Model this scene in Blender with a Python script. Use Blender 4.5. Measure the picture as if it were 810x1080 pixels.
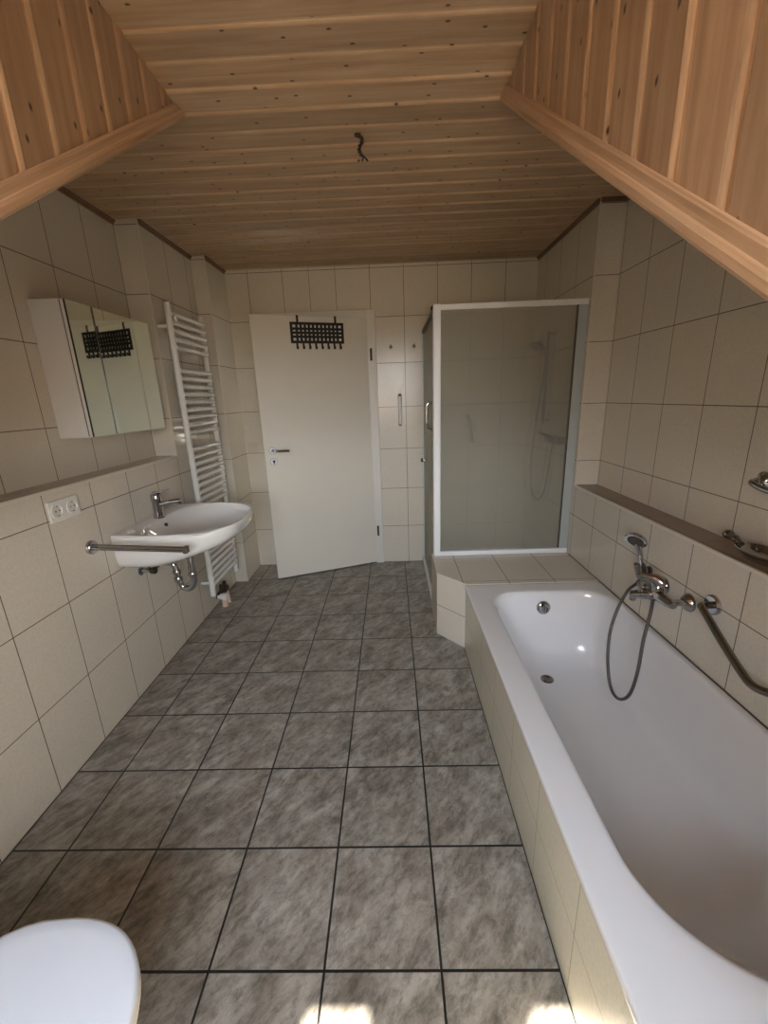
import bpy, bmesh, math, random
from mathutils import Vector, Matrix
random.seed(7)
PI = math.pi
C = bpy.context.scene.collection
for o in list(bpy.data.objects): bpy.data.objects.remove(o)

# ------------------------------------------------------------------ camera
cam_d = bpy.data.cameras.new('camera'); cam = bpy.data.objects.new('camera', cam_d); C.objects.link(cam)
R = Vector((0.99928933, 0.01401067, -0.03499347)); U = Vector((0.02993925, 0.26902072, 0.96266894)); F = Vector((-0.0229016, 0.96303248, -0.26841006))
m = Matrix(((R.x, U.x, -F.x, 0.51246), (R.y, U.y, -F.y, -0.69275), (R.z, U.z, -F.z, 1.40931), (0, 0, 0, 1)))
cam.matrix_world = m
cam_d.sensor_fit = 'VERTICAL'; cam_d.sensor_height = 36.0; cam_d.lens = 432.21 / 1080 * 36
cam_d.clip_start = 0.02
bpy.context.scene.camera = cam

# ------------------------------------------------------------------ light
w = bpy.data.worlds.new('daylight'); bpy.context.scene.world = w; w.use_nodes = True
nt = w.node_tree; bg = nt.nodes['Background']
tc = nt.nodes.new('ShaderNodeTexCoord'); sx = nt.nodes.new('ShaderNodeSeparateXYZ'); cr = nt.nodes.new('ShaderNodeValToRGB')
nt.links.new(tc.outputs['Generated'], sx.inputs[0]); nt.links.new(sx.outputs['Z'], cr.inputs[0]); nt.links.new(cr.outputs[0], bg.inputs[0])
cr.color_ramp.elements[0].color = (0.20, 0.16, 0.11, 1); cr.color_ramp.elements[0].position = 0.0
cr.color_ramp.elements[1].color = (0.68, 0.82, 1.0, 1); cr.color_ramp.elements[1].position = 0.6
e = cr.color_ramp.elements.new(0.08); e.color = (0.92, 0.96, 1.0, 1)
bg.inputs[1].default_value = 16.0
sd = bpy.data.lights.new('sun', 'SUN'); sun = bpy.data.objects.new('sun', sd); C.objects.link(sun)
sd.energy = 45.0; sd.angle = 0.02; sd.color = (1.0, 0.95, 0.86)
sun_dir = Vector((0.34, 1.485, -2.10)).normalized()
sun.rotation_euler = sun_dir.to_track_quat('-Z', 'Y').to_euler(); sun.location = (-0.5, -4, 5)
pd = bpy.data.lights.new('window_daylight', 'AREA'); po = bpy.data.objects.new('window_daylight', pd); C.objects.link(po)
pd.shape = 'RECTANGLE'; pd.size = 1.0; pd.size_y = 1.15; pd.cycles.is_portal = True
po.location = (0.378, -1.52, 1.58); po.rotation_euler = (PI/2, 0, PI)   # faces +y, into the room
po.rotation_euler = Vector((0, 1, 0)).to_track_quat('-Z', 'Z').to_euler()
vs = bpy.context.scene.view_settings
vs.view_transform = 'Standard'; vs.look = 'None'; vs.gamma = 1.0; vs.use_curve_mapping = False
vs.exposure = 1.35

# ------------------------------------------------------------------ materials
def newmat(name):
    mt = bpy.data.materials.new(name); mt.use_nodes = True
    return mt, mt.node_tree, mt.node_tree.nodes['Principled BSDF']
def simple(name, col, rough=0.4, metal=0.0, spec=0.5, coat=0.0, bump=0.0, bscale=80, var=0.0):
    mt, t, b = newmat(name)
    b.inputs['Base Color'].default_value = (*col, 1); b.inputs['Roughness'].default_value = rough
    b.inputs['Metallic'].default_value = metal; b.inputs['Specular IOR Level'].default_value = spec
    b.inputs['Coat Weight'].default_value = coat
    g = t.nodes.new('ShaderNodeTexCoord'); n = t.nodes.new('ShaderNodeTexNoise'); n.inputs['Scale'].default_value = bscale
    t.links.new(g.outputs['Object'], n.inputs['Vector'])
    if bump:
        bp = t.nodes.new('ShaderNodeBump'); bp.inputs['Strength'].default_value = bump; bp.inputs['Distance'].default_value = 0.002
        t.links.new(n.outputs['Fac'], bp.inputs['Height']); t.links.new(bp.outputs[0], b.inputs['Normal'])
    mx = t.nodes.new('ShaderNodeMix'); mx.data_type = 'RGBA'
    v = max(var, 0.02)
    mx.inputs['A'].default_value = (*[c*(1-v) for c in col], 1); mx.inputs['B'].default_value = (*[min(1, c*(1+v)) for c in col], 1)
    n2 = t.nodes.new('ShaderNodeTexNoise'); n2.inputs['Scale'].default_value = 9
    t.links.new(g.outputs['Object'], n2.inputs['Vector']); t.links.new(n2.outputs['Fac'], mx.inputs['Factor'])
    t.links.new(mx.outputs['Result'], b.inputs['Base Color'])
    return mt
def tiles(name, col, grout, tw, th, gw, floor=False):
    mt, t, b = newmat(name); N = t.nodes.new; L = t.links.new
    uv = N('ShaderNodeUVMap'); br = N('ShaderNodeTexBrick')
    br.offset = 0; br.squash = 1; br.offset_frequency = 1; br.squash_frequency = 1
    L(uv.outputs[0], br.inputs['Vector'])
    for k, v in (('Scale', 1), ('Mortar Size', gw), ('Mortar Smooth', 0.15), ('Bias', 0), ('Brick Width', tw), ('Row Height', th)): br.inputs[k].default_value = v
    tcn = N('ShaderNodeTexCoord')
    if floor:
        # marbled grey stone-look tile: each tile gets its own piece of a diagonal cloud pattern
        sp = N('ShaderNodeSeparateXYZ'); L(uv.outputs[0], sp.inputs[0])
        def fl(out, d):
            a = N('ShaderNodeMath'); a.operation = 'DIVIDE'; a.inputs[1].default_value = d; L(out, a.inputs[0])
            f = N('ShaderNodeMath'); f.operation = 'FLOOR'; L(a.outputs[0], f.inputs[0]); return f
        fx = fl(sp.outputs[0], tw); fy = fl(sp.outputs[1], th)
        cb = N('ShaderNodeCombineXYZ'); L(fx.outputs[0], cb.inputs[0]); L(fy.outputs[0], cb.inputs[1])
        wn = N('ShaderNodeTexWhiteNoise'); wn.noise_dimensions = '3D'; L(cb.outputs[0], wn.inputs['Vector'])
        sc = N('ShaderNodeVectorMath'); sc.operation = 'SCALE'; sc.inputs['Scale'].default_value = 9; L(wn.outputs['Color'], sc.inputs[0])
        ad = N('ShaderNodeVectorMath'); ad.operation = 'ADD'; L(uv.outputs[0], ad.inputs[0]); L(sc.outputs[0], ad.inputs[1])
        mp = N('ShaderNodeMapping'); mp.vector_type = 'POINT'
        mp.inputs['Rotation'].default_value = (0, 0, math.radians(-48)); mp.inputs['Scale'].default_value = (1.0, 2.6, 1)
        rot = N('ShaderNodeVectorRotate'); rot.inputs['Angle'].default_value = math.radians(-48); L(ad.outputs[0], rot.inputs['Vector'])
        mu = N('ShaderNodeVectorMath'); mu.operation = 'MULTIPLY'; mu.inputs[1].default_value = (1.0, 1.9, 1); L(rot.outputs[0], mu.inputs[0])
        n1 = N('ShaderNodeTexNoise'); n1.inputs['Scale'].default_value = 6.5; n1.inputs['Detail'].default_value = 7; n1.inputs['Roughness'].default_value = 0.68; n1.inputs['Distortion'].default_value = 0.4
        n2 = N('ShaderNodeTexNoise'); n2.inputs['Scale'].default_value = 22; n2.inputs['Detail'].default_value = 9; n2.inputs['Roughness'].default_value = 0.78; n2.inputs['Distortion'].default_value = 0.3
        L(mu.outputs[0], n1.inputs['Vector']); L(mu.outputs[0], n2.inputs['Vector'])
        r1 = N('ShaderNodeValToRGB'); L(n1.outputs['Fac'], r1.inputs[0])
        r1.color_ramp.elements[0].position = 0.36; r1.color_ramp.elements[0].color = (col[0]*0.62, col[1]*0.585, col[2]*0.54, 1)
        r1.color_ramp.elements[1].position = 0.64; r1.color_ramp.elements[1].color = (col[0]*1.28, col[1]*1.29, col[2]*1.29, 1)
        r2 = N('ShaderNodeValToRGB'); L(n2.outputs['Fac'], r2.inputs[0])
        r2.color_ramp.elements[0].position = 0.36; r2.color_ramp.elements[0].color = (0.36, 0.35, 0.33, 1)
        r2.color_ramp.elements[1].position = 0.56; r2.color_ramp.elements[1].color = (1.0, 1.0, 1.0, 1)
        mx = N('ShaderNodeMix'); mx.data_type = 'RGBA'; mx.blend_type = 'MULTIPLY'; mx.inputs['Factor'].default_value = 0.85
        L(r1.outputs[0], mx.inputs['A']); L(r2.outputs[0], mx.inputs['B'])
        tile_col = mx.outputs['Result']; hsrc = n2.outputs['Fac']
        b.inputs['Roughness'].default_value = 0.42
        bstr, bdist = 0.5, 0.002
    else:
        n1 = N('ShaderNodeTexNoise'); n1.inputs['Scale'].default_value = 150; n1.inputs['Detail'].default_value = 2
        L(tcn.outputs['Object'], n1.inputs['Vector'])
        r1 = N('ShaderNodeValToRGB'); L(n1.outputs['Fac'], r1.inputs[0])
        r1.color_ramp.elements[0].position = 0.3; r1.color_ramp.elements[0].color = (*[c*0.94 for c in col], 1)
        r1.color_ramp.elements[1].position = 0.7; r1.color_ramp.elements[1].color = (*[min(1, c*1.04) for c in col], 1)
        tile_col = r1.outputs[0]
        n3 = N('ShaderNodeTexNoise'); n3.inputs['Scale'].default_value = 75; n3.inputs['Detail'].default_value = 1.5
        L(tcn.outputs['Object'], n3.inputs['Vector']); hsrc = n3.outputs['Fac']
        b.inputs['Roughness'].default_value = 0.22
        bstr, bdist = 0.5, 0.0012
    gm = N('ShaderNodeMix'); gm.data_type = 'RGBA'; L(br.outputs['Fac'], gm.inputs['Factor']); L(tile_col, gm.inputs['A']); gm.inputs['B'].default_value = (*grout, 1)
    L(gm.outputs['Result'], b.inputs['Base Color'])
    # height: tile relief minus grout
    ms = N('ShaderNodeMath'); ms.operation = 'MULTIPLY_ADD'; ms.inputs[1].default_value = -1.6; L(br.outputs['Fac'], ms.inputs[0]); L(hsrc, ms.inputs[2])
    bp = N('ShaderNodeBump'); bp.inputs['Strength'].default_value = bstr; bp.inputs['Distance'].default_value = bdist
    L(ms.outputs[0], bp.inputs['Height']); L(bp.outputs[0], b.inputs['Normal'])
    return mt
def wood(name, base, dark, light, bw, spread=0.25, knots=True, rough=0.45, groove=0.6):
    """pine boards: UV u runs along the grain, v across; bw = board width used for the per-board tone"""
    mt, t, b = newmat(name); N = t.nodes.new; L = t.links.new
    uv = N('ShaderNodeUVMap'); sp = N('ShaderNodeSeparateXYZ'); L(uv.outputs[0], sp.inputs[0])
    dv = N('ShaderNodeMath'); dv.operation = 'DIVIDE'; dv.inputs[1].default_value = bw; L(sp.outputs[1], dv.inputs[0])
    f = N('ShaderNodeMath'); f.operation = 'FLOOR'; L(dv.outputs[0], f.inputs[0])
    wn = N('ShaderNodeTexWhiteNoise'); wn.noise_dimensions = '1D'; L(f.outputs[0], wn.inputs['W'])
    cb = N('ShaderNodeCombineXYZ'); L(sp.outputs[0], cb.inputs[0]); L(sp.outputs[1], cb.inputs[1]); L(wn.outputs['Value'], cb.inputs[2])
    mu = N('ShaderNodeVectorMath'); mu.operation = 'MULTIPLY'; mu.inputs[1].default_value = (1.6, 28, 40); L(cb.outputs[0], mu.inputs[0])
    n1 = N('ShaderNodeTexNoise'); n1.inputs['Scale'].default_value = 1.6; n1.inputs['Detail'].default_value = 5; n1.inputs['Roughness'].default_value = 0.6; n1.inputs['Distortion'].default_value = 0.35
    L(mu.outputs[0], n1.inputs['Vector'])
    r1 = N('ShaderNodeValToRGB'); L(n1.outputs['Fac'], r1.inputs[0])
    r1.color_ramp.elements[0].position = 0.28; r1.color_ramp.elements[0].color = (*dark, 1)
    r1.color_ramp.elements[1].position = 0.72; r1.color_ramp.elements[1].color = (*light, 1)
    e = r1.color_ramp.elements.new(0.5); e.color = (*base, 1)
    hv = N('ShaderNodeHueSaturation'); L(r1.outputs[0], hv.inputs['Color'])
    vm = N('ShaderNodeMath'); vm.operation = 'MULTIPLY_ADD'; vm.inputs[1].default_value = spread; vm.inputs[2].default_value = 1 - spread/2; L(wn.outputs['Value'], vm.inputs[0]); L(vm.outputs[0], hv.inputs['Value'])
    col = hv.outputs[0]
    if knots:
        mu2 = N('ShaderNodeVectorMath'); mu2.operation = 'MULTIPLY'; mu2.inputs[1].default_value = (7.5, 13.0, 0); cb2 = N('ShaderNodeCombineXYZ'); xr = N('ShaderNodeMath'); xr.operation = 'MULTIPLY_ADD'; xr.inputs[1].default_value = 31.0; L(wn.outputs['Value'], xr.inputs[0]); L(sp.outputs[0], xr.inputs[2]); L(xr.outputs[0], cb2.inputs[0]); L(sp.outputs[1], cb2.inputs[1]); L(cb2.outputs[0], mu2.inputs[0])
        vo = N('ShaderNodeTexVoronoi'); vo.inputs['Scale'].default_value = 1.0; vo.voronoi_dimensions = '2D'; L(mu2.outputs[0], vo.inputs['Vector'])
        sepc = N('ShaderNodeSeparateColor'); L(vo.outputs['Color'], sepc.inputs[0])
        gt = N('ShaderNodeMath'); gt.operation = 'GREATER_THAN'; gt.inputs[1].default_value = 0.22; L(sepc.outputs[0], gt.inputs[0])
        rk = N('ShaderNodeValToRGB'); L(vo.outputs['Distance'], rk.inputs[0])
        rk.color_ramp.elements[0].position = 0.030; rk.color_ramp.elements[0].color = (1, 1, 1, 1)
        rk.color_ramp.elements[1].position = 0.068; rk.color_ramp.elements[1].color = (0, 0, 0, 1)
        mm = N('ShaderNodeMath'); mm.operation = 'MULTIPLY'; L(rk.outputs[0], mm.inputs[0]); L(gt.outputs[0], mm.inputs[1])
        mx = N('ShaderNodeMix'); mx.data_type = 'RGBA'; L(mm.outputs[0], mx.inputs['Factor']); L(col, mx.inputs['A']); mx.inputs['B'].default_value = (dark[0]*0.12, dark[1]*0.08, dark[2]*0.06, 1)
        col = mx.outputs['Result']
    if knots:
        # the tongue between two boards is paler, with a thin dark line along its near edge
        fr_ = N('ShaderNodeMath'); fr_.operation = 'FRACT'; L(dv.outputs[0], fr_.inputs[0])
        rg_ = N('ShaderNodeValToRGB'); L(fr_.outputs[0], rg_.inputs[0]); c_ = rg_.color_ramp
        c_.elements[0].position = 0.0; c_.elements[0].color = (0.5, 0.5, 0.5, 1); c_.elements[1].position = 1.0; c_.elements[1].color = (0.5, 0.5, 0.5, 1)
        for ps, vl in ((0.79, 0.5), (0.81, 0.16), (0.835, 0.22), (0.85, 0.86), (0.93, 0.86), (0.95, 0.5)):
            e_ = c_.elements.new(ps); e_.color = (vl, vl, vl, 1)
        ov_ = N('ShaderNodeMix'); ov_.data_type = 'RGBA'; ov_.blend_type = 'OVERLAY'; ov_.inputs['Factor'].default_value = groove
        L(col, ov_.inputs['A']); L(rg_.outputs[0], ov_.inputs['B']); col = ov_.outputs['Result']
    L(col, b.inputs['Base Color']); b.inputs['Roughness'].default_value = rough
    bp = N('ShaderNodeBump'); bp.inputs['Strength'].default_value = 0.15; bp.inputs['Distance'].default_value = 0.001
    L(n1.outputs['Fac'], bp.inputs['Height']); L(bp.outputs[0], b.inputs['Normal'])
    return mt

TW, TH = 0.252, 0.334
M_tile = tiles('cream_wall_tile', (0.665, 0.605, 0.505), (0.15, 0.12, 0.085), TW, TH, 0.0019)
M_panel = tiles('cream_bath_panel_tile', (0.66, 0.625, 0.50), (0.42, 0.36, 0.27), TW, TH, 0.0016)
M_floor = tiles('grey_marbled_floor_tile', (0.35, 0.315, 0.27), (0.014, 0.013, 0.011), 0.30, 0.30, 0.0034, floor=True)
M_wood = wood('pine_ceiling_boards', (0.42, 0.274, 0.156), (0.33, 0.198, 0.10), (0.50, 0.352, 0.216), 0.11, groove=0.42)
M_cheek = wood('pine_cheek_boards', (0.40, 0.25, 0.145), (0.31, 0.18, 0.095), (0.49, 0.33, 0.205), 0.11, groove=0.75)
M_trim = wood('pine_trim', (0.46, 0.29, 0.17), (0.36, 0.205, 0.11), (0.54, 0.37, 0.235), 0.012, spread=0.12, knots=False)
M_cove = wood('brown_stained_cove', (0.15, 0.07, 0.035), (0.10, 0.045, 0.02), (0.20, 0.10, 0.05), 0.02, knots=False)
M_edge = simple('cream_tile_edge', (0.66, 0.60, 0.50), 0.35)
M_white = simple('white_enamel', (0.80, 0.80, 0.80), 0.12, coat=0.5)
M_tub = simple('white_tub_enamel', (0.78, 0.765, 0.76), 0.16, coat=0.3)
M_cer = simple('white_ceramic', (0.76, 0.745, 0.72), 0.10, coat=0.6)
M_lid = simple('white_seat_plastic', (0.76, 0.78, 0.82), 0.28)
M_door = simple('white_door_lacquer', (0.76, 0.72, 0.63), 0.38, bump=0.05, bscale=60)
M_frame = simple('white_door_frame', (0.72, 0.69, 0.63), 0.4)
M_rad = simple('white_radiator_paint', (0.76, 0.74, 0.70), 0.25)
M_chrome = simple('polished_chrome', (0.46, 0.46, 0.47), 0.07, metal=1.0)
M_steel = simple('brushed_steel', (0.27, 0.245, 0.22), 0.2, metal=1.0)
M_hose = simple('braided_metal_hose', (0.13, 0.115, 0.105), 0.30, metal=0.9, bump=0.6, bscale=600)
M_black = simple('black_plastic', (0.012, 0.010, 0.012), 0.4)
M_dark = simple('dark_hinge', (0.05, 0.04, 0.03), 0.4, metal=0.5)
M_alu = simple('white_aluminium_profile', (0.80, 0.80, 0.80), 0.3)
M_alug = simple('grey_aluminium_profile', (0.50, 0.54, 0.54), 0.35, metal=0.3)
M_cab = simple('white_cabinet_laminate', (0.80, 0.77, 0.74), 0.4)
M_mir = simple('mirror_silver', (0.80, 0.86, 0.78), 0.02, metal=1.0)
M_plast = simple('cream_plastic', (0.75, 0.72, 0.66), 0.35)
M_copper = simple('pinkish_pipe_cover', (0.72, 0.50, 0.40), 0.4)
M_plaster = simple('white_plaster', (0.72, 0.70, 0.66), 0.8, bump=0.1)
M_wire = simple('brown_wire_insulation', (0.05, 0.022, 0.012), 0.4)
M_dmet = simple('chrome_dark_reflection', (0.10, 0.09, 0.08), 0.35, metal=0.7)  # chrome with its dark reflections put into the base colour
M_rose = simple('white_rose_plastic', (0.86, 0.86, 0.86), 0.2)
M_shade = simple('grey_rose_shade', (0.22, 0.21, 0.19), 0.5)
M_switch = simple('yellowed_switch_plastic', (0.60, 0.56, 0.43), 0.4)
M_sil = simple('dark_silicone', (0.10, 0.075, 0.06), 0.6)
mt, t, b = newmat('window_glass'); b.inputs['Base Color'].default_value = (1, 1, 1, 1); b.inputs['Roughness'].default_value = 0.0
M_glass = mt
for n in list(t.nodes):
    if n.type != 'OUTPUT_MATERIAL': t.nodes.remove(n)
tr = t.nodes.new('ShaderNodeBsdfTransparent'); gl = t.nodes.new('ShaderNodeBsdfGlossy'); gl.inputs['Roughness'].default_value = 0.02
ms = t.nodes.new('ShaderNodeMixShader'); ms.inputs[0].default_value = 0.06
t.links.new(tr.outputs[0], ms.inputs[1]); t.links.new(gl.outputs[0], ms.inputs[2]); t.links.new(ms.outputs[0], [n for n in t.nodes if n.type == 'OUTPUT_MATERIAL'][0].inputs[0])
# frosted, structured shower glass
mt, t, b = newmat('frosted_shower_glass'); M_frost = mt
b.inputs['Base Color'].default_value = (0.80, 0.79, 0.74, 1); b.inputs['Roughness'].default_value = 0.22; b.inputs['Transmission Weight'].default_value = 0.95; b.inputs['IOR'].default_value = 1.25
g = t.nodes.new('ShaderNodeTexCoord'); n = t.nodes.new('ShaderNodeTexNoise'); n.inputs['Scale'].default_value = 130; n.inputs['Detail'].default_value = 2
t.links.new(g.outputs['Object'], n.inputs['Vector']); bp = t.nodes.new('ShaderNodeBump'); bp.inputs['Strength'].default_value = 0.4; bp.inputs['Distance'].default_value = 0.002
t.links.new(n.outputs['Fac'], bp.inputs['Height']); t.links.new(bp.outputs[0], b.inputs['Normal'])
tl = t.nodes.new('ShaderNodeBsdfTranslucent'); tl.inputs['Color'].default_value = (0.75, 0.73, 0.67, 1)
df = t.nodes.new('ShaderNodeBsdfDiffuse'); df.inputs['Color'].default_value = (0.62, 0.60, 0.54, 1)
ms0 = t.nodes.new('ShaderNodeMixShader'); ms0.inputs[0].default_value = 0.6; t.links.new(tl.outputs[0], ms0.inputs[1]); t.links.new(df.outputs[0], ms0.inputs[2])
ms = t.nodes.new('ShaderNodeMixShader'); ms.inputs[0].default_value = 0.27
out = [q for q in t.nodes if q.type == 'OUTPUT_MATERIAL'][0]
tp_ = t.nodes.new('ShaderNodeBsdfTransparent'); tp_.inputs['Color'].default_value = (0.93, 0.93, 0.89, 1)
ms3 = t.nodes.new('ShaderNodeMixShader'); ms3.inputs[0].default_value = 0.68; t.links.new(b.outputs[0], ms3.inputs[1]); t.links.new(tp_.outputs[0], ms3.inputs[2])
t.links.new(ms3.outputs[0], ms.inputs[1]); t.links.new(ms0.outputs[0], ms.inputs[2]); t.links.new(ms.outputs[0], out.inputs[0])

# ------------------------------------------------------------------ builders
class MB:
    """collects shapes into one mesh"""
    def __init__(s): s.v = []; s.f = []; s.uv = []; s.sm = []; s.fo = []; s.ov = None
    def add(s, vs, fs, uv=None, smooth=False):
        o = len(s.v); s.v += [tuple(p) for p in vs]
        for i, f in enumerate(fs):
            s.f.append([o+k for k in f]); s.uv.append(uv[i] if uv else None); s.sm.append(smooth); s.fo.append(s.ov)
        return s
    def box(s, x0, x1, y0, y1, z0, z1, rot=None, c=None):
        vs = [Vector((x, y, z)) for z in (z0, z1) for y in (y0, y1) for x in (x0, x1)]
        if rot is not None:
            c = Vector(c) if c is not None else Vector(((x0+x1)/2, (y0+y1)/2, (z0+z1)/2))
            vs = [c + rot @ (p - c) for p in vs]
        s.add(vs, [(0, 2, 3, 1), (4, 5, 7, 6), (0, 1, 5, 4), (2, 6, 7, 3), (0, 4, 6, 2), (1, 3, 7, 5)]); return s
    def prism(s, poly, ax, a, b_):
        """poly = 2D points in the two other axes; extruded along ax from a to b_"""
        def mk(p, q): return {'x': (q, p[0], p[1]), 'y': (p[0], q, p[1]), 'z': (p[0], p[1], q)}[ax]
        n = len(poly); vs = [mk(p, a) for p in poly] + [mk(p, b_) for p in poly]
        fs = [tuple(range(n)), tuple(range(2*n-1, n-1, -1))] + [(i, n+i, n+(i+1) % n, (i+1) % n) for i in range(n)]
        s.add(vs, fs); return s
    def loft(s, rings, cap0=True, cap1=True, closed=True, smooth=True):
        n = len(rings[0]); vs = [p for r in rings for p in r]; fs = []
        for k in range(len(rings)-1):
            for i in range(n if closed else n-1):
                j = (i+1) % n; fs.append((k*n+i, k*n+j, (k+1)*n+j, (k+1)*n+i))
        if cap0: fs.append(tuple(range(n-1, -1, -1)))
        if cap1: fs.append(tuple((len(rings)-1)*n+i for i in range(n)))
        s.add(vs, fs, smooth=smooth); return s
    def tube(s, pts, r, n=10, caps=True):
        pts = [Vector(p) for p in pts]; rs = r if isinstance(r, (list, tuple)) else [r]*len(pts); rings = []; up = None
        for i, p in enumerate(pts):
            d = (pts[min(i+1, len(pts)-1)] - pts[max(i-1, 0)]).normalized()
            if up is None:
                up = Vector((0, 0, 1)) if abs(d.z) < 0.9 else Vector((1, 0, 0))
            a = d.cross(up); a.normalize(); b2 = d.cross(a); b2.normalize(); up = -b2 if b2.dot(up) < 0 else b2
            a = d.cross(up).normalized()
            rings.append([p + a*math.cos(2*PI*k/n)*rs[i] + up*math.sin(2*PI*k/n)*rs[i] for k in range(n)])
        s.loft(rings, caps, caps); return s
    def lathe(s, c, axis, prof, n=24):
        """prof = (distance along axis, radius) pairs"""
        c = Vector(c); d = Vector(axis).normalized(); up = Vector((0, 0, 1)) if abs(d.z) < 0.9 else Vector((1, 0, 0))
        a = d.cross(up).normalized(); b2 = d.cross(a).normalized()
        rings = [[c + d*h + (a*math.cos(2*PI*k/n) + b2*math.sin(2*PI*k/n))*max(r, 1e-5) for k in range(n)] for h, r in prof]
        s.loft(rings); return s
    def build(s, name, mat, parent=None, bevel=0, seg=2, uoff=(0, 0, 0), subsurf=0, sharp=40):
        me = bpy.data.meshes.new(name)
        org = Vector(parent.location) if parent is not None and parent.get('_abs') is None else Vector((0, 0, 0))
        P0 = parent
        while P0 is not None and P0.parent is not None: P0 = P0.parent
        base = Vector(P0.location) if P0 is not None else Vector((0, 0, 0))
        me.from_pydata([Vector(p) - base for p in s.v], [], s.f)
        for p, sm in zip(me.polygons, s.sm): p.use_smooth = sm
        uvl = me.uv_layers.new(name='UVMap')
        for p, uv, fo in zip(me.polygons, s.uv, s.fo):
            nr = p.normal; ax = max(range(3), key=lambda k: abs(nr[k]))
            for k, li in enumerate(p.loop_indices):
                if uv is not None: uvl.data[li].uv = uv[k]
                else:
                    q = me.vertices[me.loops[li].vertex_index].co + base
                    if ax == 2: uvl.data[li].uv = (q.x - uoff[0], q.y - uoff[1])
                    elif ax == 0: uvl.data[li].uv = ((TW*0.1 + (q.y - 2.37)*0.6) if (fo is not None and q.y > 2.36 and p.center.y + base.y > 2.4) else q.y - uoff[1], q.z - uoff[2])
                    else: uvl.data[li].uv = ((TW*0.3 + (q.x - fo)*0.5) if fo is not None else q.x - uoff[0], q.z - uoff[2])
        bm = bmesh.new(); bm.from_mesh(me); bmesh.ops.recalc_face_normals(bm, faces=bm.faces); bm.to_mesh(me); bm.free()
        me.materials.append(mat)
        o = bpy.data.objects.new(name, me); C.objects.link(o)
        if parent is not None: o.parent = parent
        if bevel:
            md = o.modifiers.new('bevel', 'BEVEL'); md.width = bevel; md.segments = seg; md.limit_method = 'ANGLE'; md.angle_limit = math.radians(35)
            for p in me.polygons: p.use_smooth = True
            md.harden_normals = True
        if subsurf:
            md = o.modifiers.new('sub', 'SUBSURF'); md.levels = subsurf; md.render_levels = subsurf
        if any(s.sm) and not subsurf and not bevel:
            try: me.set_sharp_from_angle(angle=math.radians(sharp))
            except Exception: pass
        return o
def root(name, label, cat, loc, group=None):
    o = bpy.data.objects.new(name, None); C.objects.link(o); o.location = loc; o.empty_display_size = 0.05
    o['label'] = label; o['category'] = cat
    if group: o['group'] = group
    return o
def tag(o, label, cat, group=None):
    o['label'] = label; o['category'] = cat
    if group: o['group'] = group
    return o
def struct(o): o['kind'] = 'structure'; return o
def bez(pts, n=8):
    """Catmull-Rom through points"""
    P = [Vector(p) for p in pts]; P = [P[0]*2-P[1]] + P + [P[-1]*2-P[-2]]; out = []
    for i in range(1, len(P)-2):
        for k in range(n):
            t_ = k/n; a, b_, c, d = P[i-1], P[i], P[i+1], P[i+2]
            out.append(0.5*((2*b_) + (-a+c)*t_ + (2*a-5*b_+4*c-d)*t_*t_ + (-a+3*b_-3*c+d)*t_**3))
    out.append(P[-2]); return out
def RZ(a): return Matrix.Rotation(a, 3, 'Z')

# ------------------------------------------------------------------ room shell
XL, XLU, XLB = -0.79, -0.92, -0.695
XR, XRU = 1.63, 1.763
YB, YF, ZC = 2.71, -1.40, 2.36
YN = 1.78           # where the shelf niches end
CL, CRX = -0.165, 0.92   # dormer cheeks
def slope(y): return ZC - 0.705*(0.98 - y)
OFF = (0.387 - 4*TW, 0.766 - 8*TW, 0.0)

struct(MB().box(-1.2, 2.05, YF-0.3, YB+1.3, -0.12, 0.0).build('floor', M_floor, uoff=(0, 0, 0)))
def wall_poly(y0, y1, z0):   # side-wall outline that follows the roof
    if y0 < 0.98: return [(y0, z0), (y1, z0), (y1, ZC+0.08)] + ([(0.98, ZC+0.08)] if y1 > 0.98 else []) + [(y0, slope(y0)+0.08)]
    return [(y0, z0), (y1, z0), (y1, ZC+0.08), (y0, ZC+0.08)]
mb = MB(); mb.ov = XLU; mb.box(-1.2, XL, YF-0.02, YN, 0, 1.115)
mb.prism([(YF-0.02, 1.115), (YF-0.02, 1.116), (0.98, ZC+0.08), (YN, ZC+0.08), (YN, 1.115)], 'x', -1.2, XLU)
mb.box(-1.2, XL, YN, 2.37, 0, ZC+0.08); mb.box(-1.2, XLB, 2.37, YB, 0, ZC+0.08)
struct(mb.build('wall_left', M_tile, uoff=OFF))
mb = MB(); mb.box(XR, 2.05, YF-0.02, 1.79, 0, 0.853)
mb.prism([(YF-0.02, 0.853), (YF-0.02, slope(YF)+0.08), (0.98, ZC+0.08), (1.79, ZC+0.08), (1.79, 0.853)], 'x', XRU, 2.05)
mb.ov = XR; mb.box(XR, 2.05, 1.79, 2.36, 0, ZC+0.08); mb.ov = None; mb.box(XR, 2.05, 2.36, YB, 0, ZC+0.08)
struct(mb.build('wall_right', M_tile, uoff=OFF))
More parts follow.
